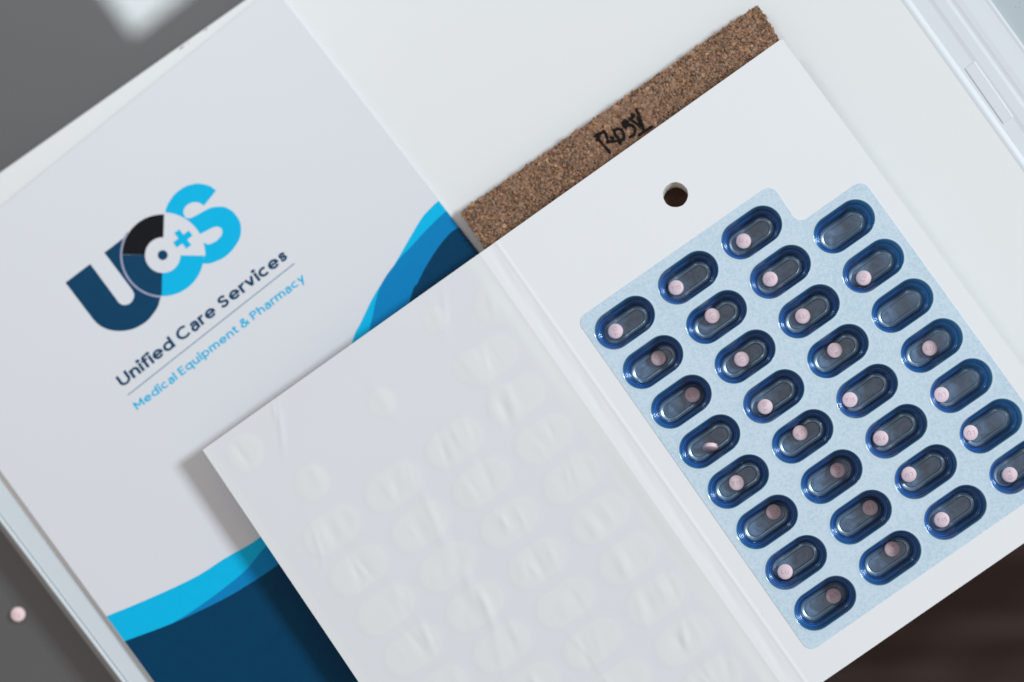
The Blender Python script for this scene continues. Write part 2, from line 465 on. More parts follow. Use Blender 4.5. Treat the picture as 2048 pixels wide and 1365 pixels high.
def wave(name, curve, k, m_):
    pl = list(curve)+[(1700, curve[-1][1]), (1700, 1900), (curve[0][0]-10, 1900)]
    a = (565, 0); b2 = (954, 501)
    pl = clip_half(pl, a, b2)
    pl = clip_half(pl, (309, 1365), (0, 941))
    # stop short of the lower page edge
    lo1 = 1640
    pl = clip_half(pl, (2048, lo1-1100), (300, lo1+170))
    return printed(name, [pl], k, m_)
wave('cyan_wave', outer, 1, M['cyan'])
wave('mid_blue_wave', cyan_in, 2, M['mid'])
wave('navy_wave', mid_in, 3, M['deep'])

# logo, traced in enlarged coordinates
Z5 = lambda p: (120+p[0]/4.137, 350+p[1]/4.137)
CX, CY = 850, 665
def arc(r, a0, a1, n=40): return [(CX+r*math.cos(R(a0+(a1-a0)*i/n)), CY+r*math.sin(R(a0+(a1-a0)*i/n))) for i in range(n+1)]
def z5(poly): return [Z5(p) for p in poly]
# angles measured clockwise from the right in the picture (y down); cross turned 1.5 degrees
up = -88; rt = 0.8; dnw = 91.5; lf = 181
printed('letter_c_black_quarter', [z5(arc(337, lf, 360+up)+arc(147, 360+up, lf))], 2, M['black'])
printed('letter_c_navy_quarter', [z5(arc(337, dnw, lf-.3)+arc(147, lf-.3, dnw))], 2, M['navy'])
printed('letter_c_cyan_quarter', [z5(arc(339, rt, dnw)+arc(147, dnw, rt))], 2, M['cyan'])
printed('centre_dot', [z5(arc(41, 0, 352, 30))], 2, M['navy'])
printed('lilac_ring', [z5(arc(353, dnw+1, 213)+arc(340, 213, dnw+1))], 3, M['lilac'])
Upoly = [(45, 893), (250, 737), (485, 1055)]+spline([(485, 1055), (505, 1071), (535, 1078), (575, 1066), (602, 1037), (614, 995), (600, 955)], 5)[1:]+[(367, 645), (555, 500)]
Upoly += [p for p in arc(352, 209, 92, 40)]
Upoly += spline([(830, 1020), (805, 1100), (740, 1190), (690, 1232), (620, 1270), (555, 1288), (490, 1293), (425, 1287), (370, 1270), (315, 1237), (270, 1190)], 5)
printed('letter_u', [z5(Upoly)], 1, M['navy'])
Spoly = arc(354, -86.5, -29.5, 24)+spline([(1160, 490), (1215, 462), (1270, 435), (1305, 430), (1335, 445), (1343, 475), (1330, 510), (1290, 550), (1235, 574), (1208, 571), (1188, 560)], 5)[1:]
Spoly += arc(352, -17, 0.5, 8)+[(1192, 672), (1188, 700)]
Spoly += spline([(1178, 736), (1225, 735), (1260, 728), (1330, 700), (1375, 672), (1410, 640), (1445, 598), (1470, 560), (1490, 515), (1498, 470), (1495, 415), (1482, 375), (1460, 340), (1432, 307), (1400, 285), (1372, 271), (1340, 264), (1290, 266), (1230, 280), (1110, 345), (1070, 360)], 5)
Spoly += spline([(1060, 361), (1035, 350), (1022, 315), (1028, 280), (1060, 245), (1110, 227), (1155, 234), (1190, 257)], 5)+[(1292, 130)]
Spoly += spline([(1292, 130), (1255, 103), (1220, 86), (1150, 73), (1105, 77), (1060, 88), (1022, 105), (985, 130), (950, 160), (920, 198), (885, 258), (873, 300)], 5)[1:]
printed('letter_s', [z5(Spoly)], 1, M['cyan'])
pc = (1016, 532); s_ = 26; e_ = 82
ca, sa = math.cos(R(-37.5)), math.sin(R(-37.5))
plus = [(-e_, -s_), (-s_, -s_), (-s_, -e_), (s_, -e_), (s_, -s_), (e_, -s_), (e_, s_), (s_, s_), (s_, e_), (-s_, e_), (-s_, s_), (-e_, s_)]
printed('plus_sign', [z5([(pc[0]+x*ca-y*sa, pc[1]+x*sa+y*ca) for x, y in plus])], 2, M['cyan'])

def glyph(ch, w, xh=0.525, cap=0.70):
    """centre lines of a rounded geometric sans letter: (strokes, width); a stroke is (points, closed)"""
    h = w/2
    def ar(cx, cy, rx, ry, a0, a1, n=14): return [(cx+rx*math.cos(R(a0+(a1-a0)*i/n)), cy+ry*math.sin(R(a0+(a1-a0)*i/n))) for i in range(n+1)]
    rx, ry = 0.262-h, xh/2+0.006-h; cx, cy = 0.262, xh/2
    ring = (ar(cx, cy, rx, ry, 0, 360, 28)[:-1], True)
    st = lambda x, y0, y1: ([(x, y0), (x, y1)], False)
    asc = cap+0.02
    if ch == 'U': W_ = .56; return [([(h, cap)]+ar(W_/2, .255, W_/2-h, .262-h, 180, 360)+[(W_-h, cap)], False)], W_
    if ch == 'n': W_ = .455; return [st(h, 0, xh), ([(h, xh*.5)]+ar(W_/2+.01, xh-.20, W_/2-.01-h, .206-h, 170, 0)+[(W_-h, 0)], False)], W_
    if ch == 'h': W_ = .455; return [st(h, 0, asc), ([(h, xh*.5)]+ar(W_/2+.01, xh-.20, W_/2-.01-h, .206-h, 170, 0)+[(W_-h, 0)], False)], W_
    if ch == 'u': W_ = .455; return [st(W_-h, 0, xh), ([(h, xh)]+ar(W_/2-.01, .20, W_/2-.01-h, .206-h, 180, 350)+[(W_-h, xh*.5)], False)], W_
    if ch == 'm':
        W_ = .72; o = [st(h, 0, xh)]
        m_ = W_/2; q = (m_-h)/2
        o.append(([(h, xh*.5)]+ar(h+q, xh-.18, q, .186-h, 170, 0)+[(m_, 0)], False))
        o.append(([(m_, xh*.5)]+ar(m_+q, xh-.18, q, .186-h, 170, 0)+[(W_-h, 0)], False)); return o, W_
    if ch == 'i': return [st(.06, 0, xh), (ar(.06, .665, .03, .03, 0, 360, 12)[:-1]+[(.06, .665)], False), ([(.06-h*.62, .665), (.06+h*.62, .665)], False)], .12
    if ch == 'l': return [st(h, 0, asc)], w
    if ch == 'f': return [([(.30, asc-h+.01)]+ar(.235, asc-.11, .11, .115-h, 80, 180)+[(.125, 0)], False), ([(0, xh-h), (.28, xh-h)], False)], .29
    if ch == 't': return [([(.125, .64), (.125, .15)]+ar(.225, .13, .10, .13-h, 180, 285, 8)+[(.29, h+.005)], False), ([(0, xh-h), (.28, xh-h)], False)], .295
    if ch == 'e': return [([(cx-rx, cy), (cx+rx+h*.9, cy-.0)], False), (ar(cx, cy, rx, ry, 0, 322, 26), False)], .515
    if ch == 'c': return [(ar(cx-.01, cy, rx, ry, 46, 314, 24), False)], .46
    if ch == 'd': return [ring, st(2*cx-h+.005, 0, asc)], 2*cx+.005
    if ch == 'q': return [ring, st(2*cx-h+.005, -.20, xh)], 2*cx+.005
    if ch == 'p': return [ring, st(h-.005, -.20, xh)], 2*cx
    if ch == 'a': return [([(.075, xh-.115)]+ar(.222, xh-.165, .222-.0-h-.02, .171-h, 140, 0, 14)+[(.42-h, 0)], False), ([(.42-h, .285), (.22, .285)]+ar(.175, .146, .175-h, .139, 90, 270, 12)[0:]+[(.25, h-.035+.0), (.42-h, .13)], False)], .42
    if ch == 'r': return [st(h, 0, xh), ([(h, xh*.45)]+ar(.235, xh-.19, .235-h, .196-h, 175, 78, 10), False)], .275
    if ch == 'v': W_ = .46; return [([(h*.9, xh), (W_/2, h*.6)], False), ([(W_-h*.9, xh), (W_/2, h*.6)], False)], W_
    if ch == 'y': W_ = .46; return [([(h*.9, xh), (W_/2, h*.4)], False), ([(W_-h*.9, xh), (W_*.27, -.205)], False)], W_
    if ch == 'C': return [(ar(.355, .35, .355-h, .362-h, 46, 314, 30), False)], .64
    if ch in 'Ss':
        k = cap if ch == 'S' else xh; W_ = .50 if ch == 'S' else .385
        pts = [(.93, .80), (.78, .93), (.5, .985), (.2, .90), (.11, .73), (.25, .585), (.5, .515), (.77, .43), (.89, .26), (.78, .09), (.5, .012), (.2, .06), (.05, .22)]
        return [(spline([(h+(x)*(W_-2*h), h+(y)*(k-2*h)) for x, y in pts], 3), False)], W_
    if ch == 'M': W_ = .66; return [st(h, 0, cap), st(W_-h, 0, cap), ([(h, cap-.04), (W_/2, .20)], False), ([(W_-h, cap-.04), (W_/2, .20)], False)], W_
    if ch == 'E': W_ = .42; return [st(h, 0, cap)]+[([(h, y_), (W_-(0 if y_ != .36 else .04), y_)], False) for y_ in (h, .36, cap-h)], W_
    if ch == 'P': W_ = .46; return [st(h, 0, cap), ([(h, cap-h)]+ar(.265, cap-.205, .195-h, .205-h, 90, -90, 14)+[(h, cap-.41+h)], False)], W_
    if ch == '&': return [(spline([(.58, .02), (.40, .22), (.19, .46), (.17, .60), (.28, .665), (.38, .60), (.35, .48), (.20, .37), (.07, .24), (.09, .10), (.22, .03), (.38, .08), (.50, .22), (.55, .36)], 4), False)], .60
    return [], .20
def text_mesh(body, weight, gap):
    """2-D union of all letter strokes; returns vertices and triangles in em units"""
    x = 0; loops = []; cls = []
    for ch in body:
        sts, W_ = glyph(ch, weight)
        for pts, closed in sts:
            p = [Vector((a+x, b_)) for a, b_ in pts]
            q = [p[0]]
            for v in p[1:]:
                if (v-q[-1]).length > 1e-4: q.append(v)
            p = q; n = len(p); nm = []
            for i in range(n):
                a = (p[i]-p[i-1]) if (i > 0 or closed) else None
                b_ = (p[(i+1) % n]-p[i]) if (i < n-1 or closed) else None
                na = Vector((-a.y, a.x)).normalized() if a else None
                nb = Vector((-b_.y, b_.x)).normalized() if b_ else None
                if na is None: m_ = nb
                elif nb is None: m_ = na
                else:
                    m_ = (na+nb).normalized(); m_ = m_/max(.5, m_.dot(na))
                nm.append(m_*weight/2)
            l1 = [p[i]+nm[i] for i in range(n)]; l2 = [p[i]-nm[i] for i in range(n)]
            if closed: loops += [l1, l2]
            else: loops.append(l1+l2[::-1])
            cls.append((p, closed))
        x += W_+(gap if ch != ' ' else 0)
    pts, ed = [], []
    for lp in loops:
        s0 = len(pts); pts += lp; ed += [(s0+i, s0+(i+1) % len(lp)) for i in range(len(lp))]
    vo, _, fo, *_r = delaunay_2d_cdt([p*100 for p in pts], ed, [], 0, 1e-3)
    vo = [v/100 for v in vo]
    tri = [f_ for f_ in fo]
    cen = np.array([((vo[f_[0]]+vo[f_[1]]+vo[f_[2]])/3)[:] for f_ in tri])
    keep = np.zeros(len(tri), bool); hw = weight/2*1.004
    for p, closed in cls:
        n = len(p)
        for i in range(n if closed else n-1):
            a, b_ = p[i], p[(i+1) % n]; e = b_-a; L2 = e.length_squared
            d = cen-np.array(a[:]); t_ = d@np.array(e[:])/L2
            lo = -1e9 if (closed or i > 0) else 0; hi = 1e9 if (closed or i < n-2) else 1
            tt = np.clip(t_, 0, 1); q = np.array(a[:])+tt[:, None]*np.array(e[:])
            keep |= (np.hypot(*(cen-q).T) <= hw) & (t_ >= lo-1e-3) & (t_ <= hi+1e-3)
    return vo, [tuple(f_) for f_, k_ in zip(tri, keep) if k_]
def text_on(name, body, p0, p1, cap, k, material, weight, gap=0.085):
    zz = zf+k*0.02*MM
    O_, E_ = P(*p0, zz), P(*p1, zz); ux = (E_-O_); L_ = ux.length; ux.normalize(); uy = Vector((-ux.y, ux.x, 0))
    vo, tri = text_mesh(body, weight, gap)
    x0, x1 = min(v.x for v in vo), max(v.x for v in vo)
    V = [O_+ux*((v.x-x0)/(x1-x0)*L_)+uy*(v.y/0.70*cap*0.2*MM) for v in vo]
    F = []
    for t_ in tri:
        a, b_, c = V[t_[0]], V[t_[1]], V[t_[2]]
        F.append(t_ if (b_-a).cross(c-a).z > 0 else t_[::-1])
    return link(name, mesh(V, F), material, folder)
text_on('headline_lettering', 'Unified Care Services', (244.9, 775.5), (576.8, 517), 25.5, 1, M['navy'], 0.136, 0.068)
text_on('tagline_lettering', 'Medical Equipment & Pharmacy', (274.7, 821), (612, 560), 17.5, 1, M['cyant'], 0.124, 0.085)
printed('rule_line', [[(255.2, 790.0), (588.8, 526.3), (589.6, 527.9), (256.0, 791.6)]], 1, M['rule'])

# ------------------------------------------------------------------ cork board with handwriting
zk = Z_CORK
kTL, kTR = P(920, 425, zk), P(1515, 10, zk)
ku = (kTR-kTL).normalized(); kv = Vector((ku.y, -ku.x, 0)); kw = (kTR-kTL).length; kh = 56*MM
cork = empty('cork_board', (kTL+ku*kw/2+kv*kh/2).xy.to_3d()+Vector((0, 0, Z_CASE)))
tag(cork, 'long brown cork board with a name in black marker, half hidden under the white booklet', 'cork board')
Z6 = lambda u, v: (1180+u/11.37, 200+v/11.37)
strokes = [
 [(115, 830), (165, 800), (215, 770), (190, 860), (160, 920)], [(150, 790), (200, 900), (300, 1030), (400, 1140), (450, 1200)],
 [(200, 790), (305, 715), (355, 770), (390, 870), (400, 970)], [(400, 960), (520, 945), (630, 935), (690, 1000)],
 [(535, 690), (570, 790), (640, 870), (690, 940), (765, 900), (770, 790), (720, 680), (620, 660), (555, 700)],
 [(480, 855), (530, 870)],
 [(740, 540), (785, 465), (850, 500), (850, 580), (810, 650), (760, 580), (800, 520), (800, 610)],
 [(860, 560), (965, 585), (1030, 670), (1005, 790), (910, 850)], [(900, 430), (970, 480), (1080, 560), (1170, 640)],
 [(950, 335), (1000, 335), (985, 390), (930, 430)], [(1045, 230), (1090, 300), (1140, 450), (1190, 590), (1230, 720)], [(1090, 380), (1120, 500), (1190, 650)],
 [(1400, 620), (1240, 715), (1120, 800)],
]
segs = []
for st in strokes:
    pts = [P(*Z6(*q), zk) for q in st]
    for a, b_ in zip(pts, pts[1:]): segs.append((a.x, a.y, b_.x, b_.y))
segs = np.array(segs)
def ink_mask(xy, wdt=0.70*MM):
    xy = np.asarray(xy)
    d = np.full(len(xy), 1.0)
    for x0, y0, x1, y1 in segs:
        ex, ey = x1-x0, y1-y0; L2 = ex*ex+ey*ey
        t_ = np.clip(((xy[:, 0]-x0)*ex+(xy[:, 1]-y0)*ey)/L2, 0, 1)
        d = np.minimum(d, np.hypot(xy[:, 0]-x0-t_*ex, xy[:, 1]-y0-t_*ey))
    return np.clip((wdt*1.15-d)/(wdt*0.35), 0, 1)
# body: rounded slab plus a fine top so that the ink can be laid on it
M['cork'] = vcol(mat('cork', (0.285, 0.168, 0.106), 0.85, 0.15, bump=(900, 0.9, 0.5), var=(700, 0.35)))
def rrect(x0, y0, x1, y1, r, n=6):
    out = []
    for (cx, cy, a0) in ((x1-r, y1-r, 0), (x0+r, y1-r, 90), (x0+r, y0+r, 180), (x1-r, y0+r, 270)):
        out += [(cx+r*math.cos(R(a0+90*i/n)), cy+r*math.sin(R(a0+90*i/n))) for i in range(n+1)]
    return out
kp = []
for (a, b_) in rrect(0, 0, kw, kh, 1.4*MM):
    kp.append(kTL+ku*(a if a < kw/2 or b_ < kh/2 else a-4*MM)+kv*b_)
body = slab([q.xy for q in reversed(kp)], Z_CASE+0.1*MM, zk-0.35*MM)
ob = link('slab', body, M['cork'], cork)
ca_ = body.color_attributes.new('tone', 'FLOAT_COLOR', 'POINT')
for d_ in ca_.data: d_.color = (0.28, 0.24, 0.24, 1)  # body toned down to paint the dark seen down the punched hole
# crumbs
ico = bmesh.new(); bmesh.ops.create_icosphere(ico, subdivisions=1, radius=1)
iv1 = np.array([v.co[:] for v in ico.verts]); if1 = [[v.index for v in f_.verts] for f_ in ico.faces]; ico.free()
ico = bmesh.new(); bmesh.ops.create_icosphere(ico, subdivisions=2, radius=1)
iv2 = np.array([v.co[:] for v in ico.verts]); if2 = [[v.index for v in f_.verts] for f_ in ico.faces]; ico.free()
tx0, tx1 = P(1180, 300, zk), P(1320, 215, zk)
rng = np.random.default_rng(4)
gv, gf, gc = [], [], []
step = 0.70*MM
y = 0.25*MM
def crumb(c, rad, flat):
    fine = tx0.x < c[0] < tx1.x and tx0.y-4*MM < c[1] < tx1.y+4*MM
    iv, ifc = (iv2, if2) if fine else (iv1, if1)
    q = rng.normal(size=4); q /= np.linalg.norm(q)
    w_, x_, y_, z_ = q
    Rm = np.array([[1-2*(y_*y_+z_*z_), 2*(x_*y_-z_*w_), 2*(x_*z_+y_*w_)], [2*(x_*y_+z_*w_), 1-2*(x_*x_+z_*z_), 2*(y_*z_-x_*w_)], [2*(x_*z_-y_*w_), 2*(y_*z_+x_*w_), 1-2*(x_*x_+y_*y_)]])
    v = iv*rng.uniform(0.75, 1.25, size=(len(iv), 1))*np.array([rng.uniform(.8, 1.5), rng.uniform(.7, 1.1), rng.uniform(.6, 1.)])*rad
    v = v@Rm.T
    v[:, 2] = np.clip(v[:, 2]*flat, None, 0.30*MM)
    v = v+np.array(c)
    s0 = sum(len(a) for a in gv) if False else crumb.n
    gv.append(v); crumb.n += len(v)
    gf.extend([[i+s0 for i in f_] for f_ in ifc])
    t_ = rng.beta(2.4, 2.4)*1.2+0.42
    if rng.random() < 0.05: t_ *= 1.45
    hue = rng.normal(0, 0.07)
    gc.append(np.tile([t_*(1+hue), t_, t_*(1-hue)*1.0, 1], (len(v), 1)))
crumb.n = 0
while y < 30*MM:
    x = 0.3*MM
    while x < kw-0.2*MM-max(0, y-8*MM)*0.1:
        c = kTL+ku*(x+rng.uniform(-.3, .3)*MM)+kv*(y+rng.uniform(-.3, .3)*MM)
        crumb((c.x, c.y, zk-0.35*MM+rng.uniform(-.1, .12)*MM), rng.uniform(0.36, 0.70)*MM*(1.6 if rng.random() < .13 else 1), 0.75)
        x += step*rng.uniform(.8, 1.2)
    y += step
for (p_, q_) in ((kTL, kTR), (kTL, kTL+kv*30*MM), (kTR-ku*0.3*MM, kTR-ku*1.3*MM+kv*16*MM)):
    n_ = int((q_-p_).length/(0.8*MM))
    for i in range(n_):
        for zz in np.arange(Z_CASE+0.6*MM, zk-0.5*MM, 0.9*MM):
            c = p_.lerp(q_, 0.006+0.988*(i+rng.uniform(0.1, .9))/n_)
            c = c+(ku*kw/2+kv*kh/2+kTL-c).normalized()*rng.uniform(.58, .68)*MM
            crumb((c.x, c.y, zz+rng.uniform(-.2, .2)*MM), rng.uniform(.35, .6)*MM, 1)
gvv = np.concatenate(gv); gcc = np.concatenate(gc)
k_ = ink_mask(gvv[:, :2])[:, None]*(gvv[:, 2:3] > zk-1.2*MM)
gcc[:, :3] = gcc[:, :3]*(1-k_)+np.array([0.045, 0.055, 0.085])*k_
me = mesh(gvv, gf)
ca_ = me.color_attributes.new('tone', 'FLOAT_COLOR', 'POINT'); ca_.data.foreach_set('color', gcc.astype(np.float32).ravel())
ob = link('cork_crumbs', me, M['cork'], cork)
tag(ob, kind='stuff')

# ------------------------------------------------------------------ booklet frame
zp = Z_PAGE
O = P(993, 483, zp)
LU = rot2(R(34.9)); LV = rot2(R(-55.1))
def L2W(u, v, z=zp):                      # booklet millimetres -> world
    return Vector((O.x, O.y, 0))+LU*(u*MM)+LV*(v*MM)+Vector((0, 0, z))
def W2L(p):
    d = p-O; return d.dot(LU)/MM, d.dot(LV)/MM
uR = W2L(P(1557, 68, zp))[0]
uL = W2L(P(405, 900, zp))[0]
vB = (W2L(P(2048, 1090, zp))[1]+W2L(P(1640, 1365, zp))[1])/2
vT = 0.0
booklet = empty('medication_booklet', L2W(0, vB/2, 0).xy.to_3d()+Vector((0, 0, Z_CORK)))
tag(booklet, 'open white paperboard booklet holding a pale blue blister card, propped on the cork board', 'booklet')

cols = [[(1249,645),(1306,724),(1363,804),(1420,884),(1477,963),(1535,1045),(1592,1126),(1650,1207)],
 [(1375,556),(1432,635),(1490,714),(1548,793),(1605,873),(1662,954),(1721,1035),(1778,1115)],
 [(1502,467),(1560,545),(1618,624),(1676,702),(1735,783),(1793,863),(1851,944),(1910,1025)],
 [(1688,453),(1747,532),(1805,611),(1864,691),(1923,772),(1982,853),(2040,935)]]
# regular grid fitted to the cup centres
rows_, rhs = [], []
for i, cc in enumerate(cols):
    for j, q in enumerate(cc):
        a, b_ = W2L(P(*q, zp)); rows_.append((1, i, j+(i == 3))); rhs.append((a, b_))
fit = np.linalg.lstsq(np.array(rows_, float), np.array(rhs), rcond=None)[0]
def cup_uv(i, j):
    r_ = np.array([1, i, j+(i == 3)])@fit
    return float(r_[0]), float(r_[1])
cups = [(i, j, *cup_uv(i, j)) for i in range(4) for j in range(len(cols[i]))]
RO, HS = 7.72, 5.3

def stadium(cu, cv, r, hs, n=14):
    out = []
    for k in range(n+1):
        a = -90+180*k/n; out.append((cu+hs+r*math.cos(R(a)), cv+r*math.sin(R(a))))
    for k in range(n+1):
        a = 90+180*k/n; out.append((cu-hs+r*math.cos(R(a)), cv+r*math.sin(R(a))))
    return out

uH, vH = W2L(P(1351, 390, zp)); rH = 5.0
def loopW(lp): return [L2W(a, b_).xy for a, b_ in lp]
# --- right page
rp = [(1.2, vT), (uR-1.0, vT)]+[(uR-1+math.sin(R(a)), vT+1-math.cos(R(a))) for a in (30, 60, 90)]+[(uR, vB), (1.2, vB)]
holes = [stadium(u, v, RO+0.25, HS) for (_, _, u, v) in cups]
hl = [(uH+(rH+0.05*math.sin(5*a)+0.03*math.sin(11*a))*math.cos(a), vH+(rH+0.05*math.sin(5*a)+.04*math.sin(13*a))*math.sin(a)) for a in [R(k*7.5) for k in range(48)]]
page = link('right_page', plate(loopW(rp), [loopW(h) for h in holes]+[loopW(hl)], zp-2.0*MM, zp), M['paper'], booklet)
# punched hole lining
V, F = [], []
n_ = len(hl)
prf = [(1.0, -0.05), (1.012, -0.5), (0.995, -2.2), (1.01, -3.6), (0.99, -5.2), (1.0, -7.9), (1.06, -7.9), (1.08, -2.0)]
for (s1, h) in prf:
    for k, (a, b_) in enumerate(hl):
        jj = 1+0.006*math.sin(k*2.7+h*3)
        V.append(L2W(uH+(a-uH)*s1*jj, vH+(b_-vH)*s1*jj, zp+h*MM)+Vector((0, -1.0*MM*min(1, max(0, (-h-0.5)/2.5)), 0)))
for r_ in range(len(prf)-1):
    for k in range(n_):
        F.append((r_*n_+k, r_*n_+(k+1) % n_, (r_+1)*n_+(k+1) % n_, (r_+1)*n_+k))
link('punched_hole', mesh(V, F), M['hole'], booklet)

# --- spine and left page as height fields
def sstep(a, b_, x):
    t_ = np.clip((x-a)/(b_-a), 0, 1); return t_*t_*(3-2*t_)
SW = 8.4                                             # spine width
pu, pv = np.array([fit[1][0], fit[1][1]]), np.array([fit[2][0], fit[2][1]])
aU, aV = W2L(P(664, 1061, zp))                       # first oval of the far left column on the leaf
ovals = []
for ci in range(4):
    for rj in range(9):
        u0 = aU+ci*pu[0]*0.985; v0 = aV+ci*pu[1]+(rj-(1 if ci == 3 else 0)+(0 if ci < 2 else 0))*pv[1]
        if ci == 0 and rj > 6: continue
        ovals.append((u0, v0-(0 if ci == 0 else pv[1]*0.0), 1))
for (x, y_, r_) in ((490, 905, 7.6), (625, 965, 7.0), (765, 805, 5.6), (940, 735, 6.5), (1010, 805, 7.2), (870, 640, 5.0), (988, 610, 8.0)):
    a, b_ = W2L(P(x, y_, zp)); ovals.append((a, b_, r_))
rs = random.Random(3)
crs = []
for (a, b_, k) in ovals:
    for _ in range(5 if k == 1 else 1):
        crs.append((a+rs.uniform(-8, 8) if k == 1 else a+rs.uniform(-3, 3), b_+rs.uniform(-2, 2), R(rs.uniform(-22, 6)), rs.uniform(3.5, 7.5), rs.uniform(1.1, 2.6), rs.uniform(0.05, 0.17)*rs.choice((1, 1, -1))))
for (x, y_, l_, w_, h_, an) in ((562, 855, 9, .7, .34, -28), (1180+0, 0, 0.01, 1, 0, 0), (548, 822, 4, .5, .25, -25), (890, 620, 8, .9, .25, -30), (868, 1040, 11, 1.2, .42, -12), (930, 1150, 11, 1.3, .40, -12), (980, 1235, 9, 1.1, .35, -14)):
    a, b_ = W2L(P(x, y_, zp)); crs.append((a, b_, R(an), l_, w_*1.7, h_*0.55))
def leaf_height(u, v):
    h = np.zeros_like(u)
    for (a, b_, an, l_, w_, hh) in crs:
        du, dv = u-a, v-b_
        al = dv*math.cos(an)+du*math.sin(an); ac = du*math.cos(an)-dv*math.sin(an)
        ac = ac+0.02*al*al/ max(l_, 1)
        h += hh*np.exp(-(al/l_)**2)*np.exp(-(ac/w_)**2)
    for (a, b_, k) in ovals:
        if k == 1: d = np.hypot(np.maximum(abs(u-a)-HS, 0), v-b_)-RO
        else: d = np.hypot(u-a, v-b_)-k
        h += 0.09*sstep(1.6, -2.6, d)
    # rises a little towards the free edge
    return h
def oval_mask(u, v):
    m_ = np.zeros_like(u)
    for (a, b_, k) in ovals:
        if k == 1: d = np.hypot(np.maximum(abs(u-a)-HS*0.92, 0), v-b_)-RO*0.95
        else: d = np.hypot(u-a, v-b_)-k
        m_ = np.maximum(m_, sstep(0.5, -0.5, d))
    return m_
def heightsheet(us, vs, hf, thick, name, material, color=None):
    U_, V_ = np.meshgrid(us, vs, indexing='ij')
    H_ = hf(U_, V_)
    nu, nv = len(us), len(vs)
    base = np.array([O.x, O.y, zp])
    lu, lv = np.array(LU[:]), np.array(LV[:])
    top = base+U_[..., None]*MM*lu+V_[..., None]*MM*lv
    top[..., 2] = zp+H_*MM
    botm = top.copy(); botm[..., 2] -= thick*MM
    V = np.concatenate([top.reshape(-1, 3), botm.reshape(-1, 3)])
    n_ = nu*nv
    ii, jj = np.meshgrid(np.arange(nu-1), np.arange(nv-1), indexing='ij')
    a = (ii*nv+jj).ravel()
    F1 = np.stack([a, a+1, a+nv+1, a+nv], 1); F2 = np.stack([a+n_, a+nv+n_, a+nv+1+n_, a+1+n_], 1)
    # LU x LV points down, so keep the top facing up
    F = F1.tolist()+F2.tolist()
    # the cut edges get vertices of their own, so that the smooth faces stay undisturbed
    rim = [j for j in range(nv)]+[i*nv+nv-1 for i in range(1, nu)]+[(nu-1)*nv+j for j in range(nv-2, -1, -1)]+[i*nv for i in range(nu-2, 0, -1)]
    w0 = len(V); V = np.concatenate([V, V[rim], V[[k+n_ for k in rim]]]); nr_ = len(rim)
    F += [(w0+i, w0+(i+1) % nr_, w0+nr_+(i+1) % nr_, w0+nr_+i) for i in range(nr_)]
    me = mesh(V.tolist(), F)
    if color is not None:
        cc = color(U_, V_).reshape(-1, 3); cc = np.concatenate([cc, cc, cc[rim], cc[rim]]); cc = np.concatenate([cc, np.ones((len(cc), 1))], 1)
        at = me.color_attributes.new('tone', 'FLOAT_COLOR', 'POINT'); at.data.foreach_set('color', cc.astype(np.float32).ravel())
    bm = bmesh.new(); bm.from_mesh(me); bpy.data.meshes.remove(me)
    return link(name, bm_mesh(bm), material, booklet, smooth=False)
def spine_h(u, v):
    return spine_h0(u, v)*sstep(1.2, 0.5, u)
def spine_h0(u, v):
    # raised fold line at the right, shallow trough, second fold at the left
    return 0.13*np.exp(-((u+0.4)/0.75)**2)+0.025*np.exp(-((u+SW)/0.8)**2)-0.12*np.exp(-((u+SW*0.5)/1.9)**2)+0.03*np.sin(v*0.21+u)*np.exp(-((u+4)/2)**2)
def leaf_total(u, v):
    e = sstep(-SW-0.5, -SW-6, u)
    return leaf_height(u, v)*e + 0.025*np.exp(-((u+SW)/0.8)**2) + e*(0.25*np.sin(v*0.035+0.5)) - 0.02*0
us = np.linspace(-SW, 1.2, 28); vs = np.linspace(vT, vB, 460)
sp = heightsheet(us, vs, spine_h, 1.0, 'spine', M['paper'])
sp.data.polygons.foreach_set('use_smooth', [True]*len(sp.data.polygons))
us = np.linspace(uL, -SW, 300); vs = np.linspace(vT, vB, 460)
def leaf_col(u, v):
    m_ = oval_mask(u, v)[..., None]
    ca_, cb_ = np.array([0.984, 0.987, 1.005]), np.array([1.010, 1.012, 1.005])
    edge = (sstep(-SW-9.0, -SW-4.5, u))[..., None]
    m_ = np.maximum(m_, edge)
    m_ = np.maximum(m_, 0.8*sstep(uL+4.2, uL+3.2, u)[..., None])
    return ca_*(1-m_)+cb_*m_
lf_ = heightsheet(us, vs, leaf_total, 0.7, 'left_page', M['leaf'], leaf_col)
lf_.data.polygons.foreach_set('use_smooth', [True]*len(lf_.data.polygons))

# a few specks of dust and fibre caught on the paper
rd = random.Random(11)
for (x, y_) in ((1012, 893), (1500, 866), (1036, 893), (850, 893), (828, 1053), (1180, 1077), (967, 1255), (737, 855), (1122, 1126), (1044, 1006), (1280, 636), (1484, 289), (1524, 1229), (1832, 208), (1720, 318)):
    a, b_ = W2L(P(x, y_, zp)); q_ = L2W(a, b_, zp+(0.45 if a < -SW else 0.03)*MM); r0 = rd.uniform(.05, .11)*MM; el = rd.uniform(1, 2.2); an = rd.uniform(0, 3)
    e1, e2 = rot2(an)*r0*el, rot2(an+math.pi/2)*r0
    link('speck', mesh([q_+e1, q_+e2*.8, q_-e1*.8, q_-e2], [(0, 1, 2, 3)]), M['scuff'], booklet)
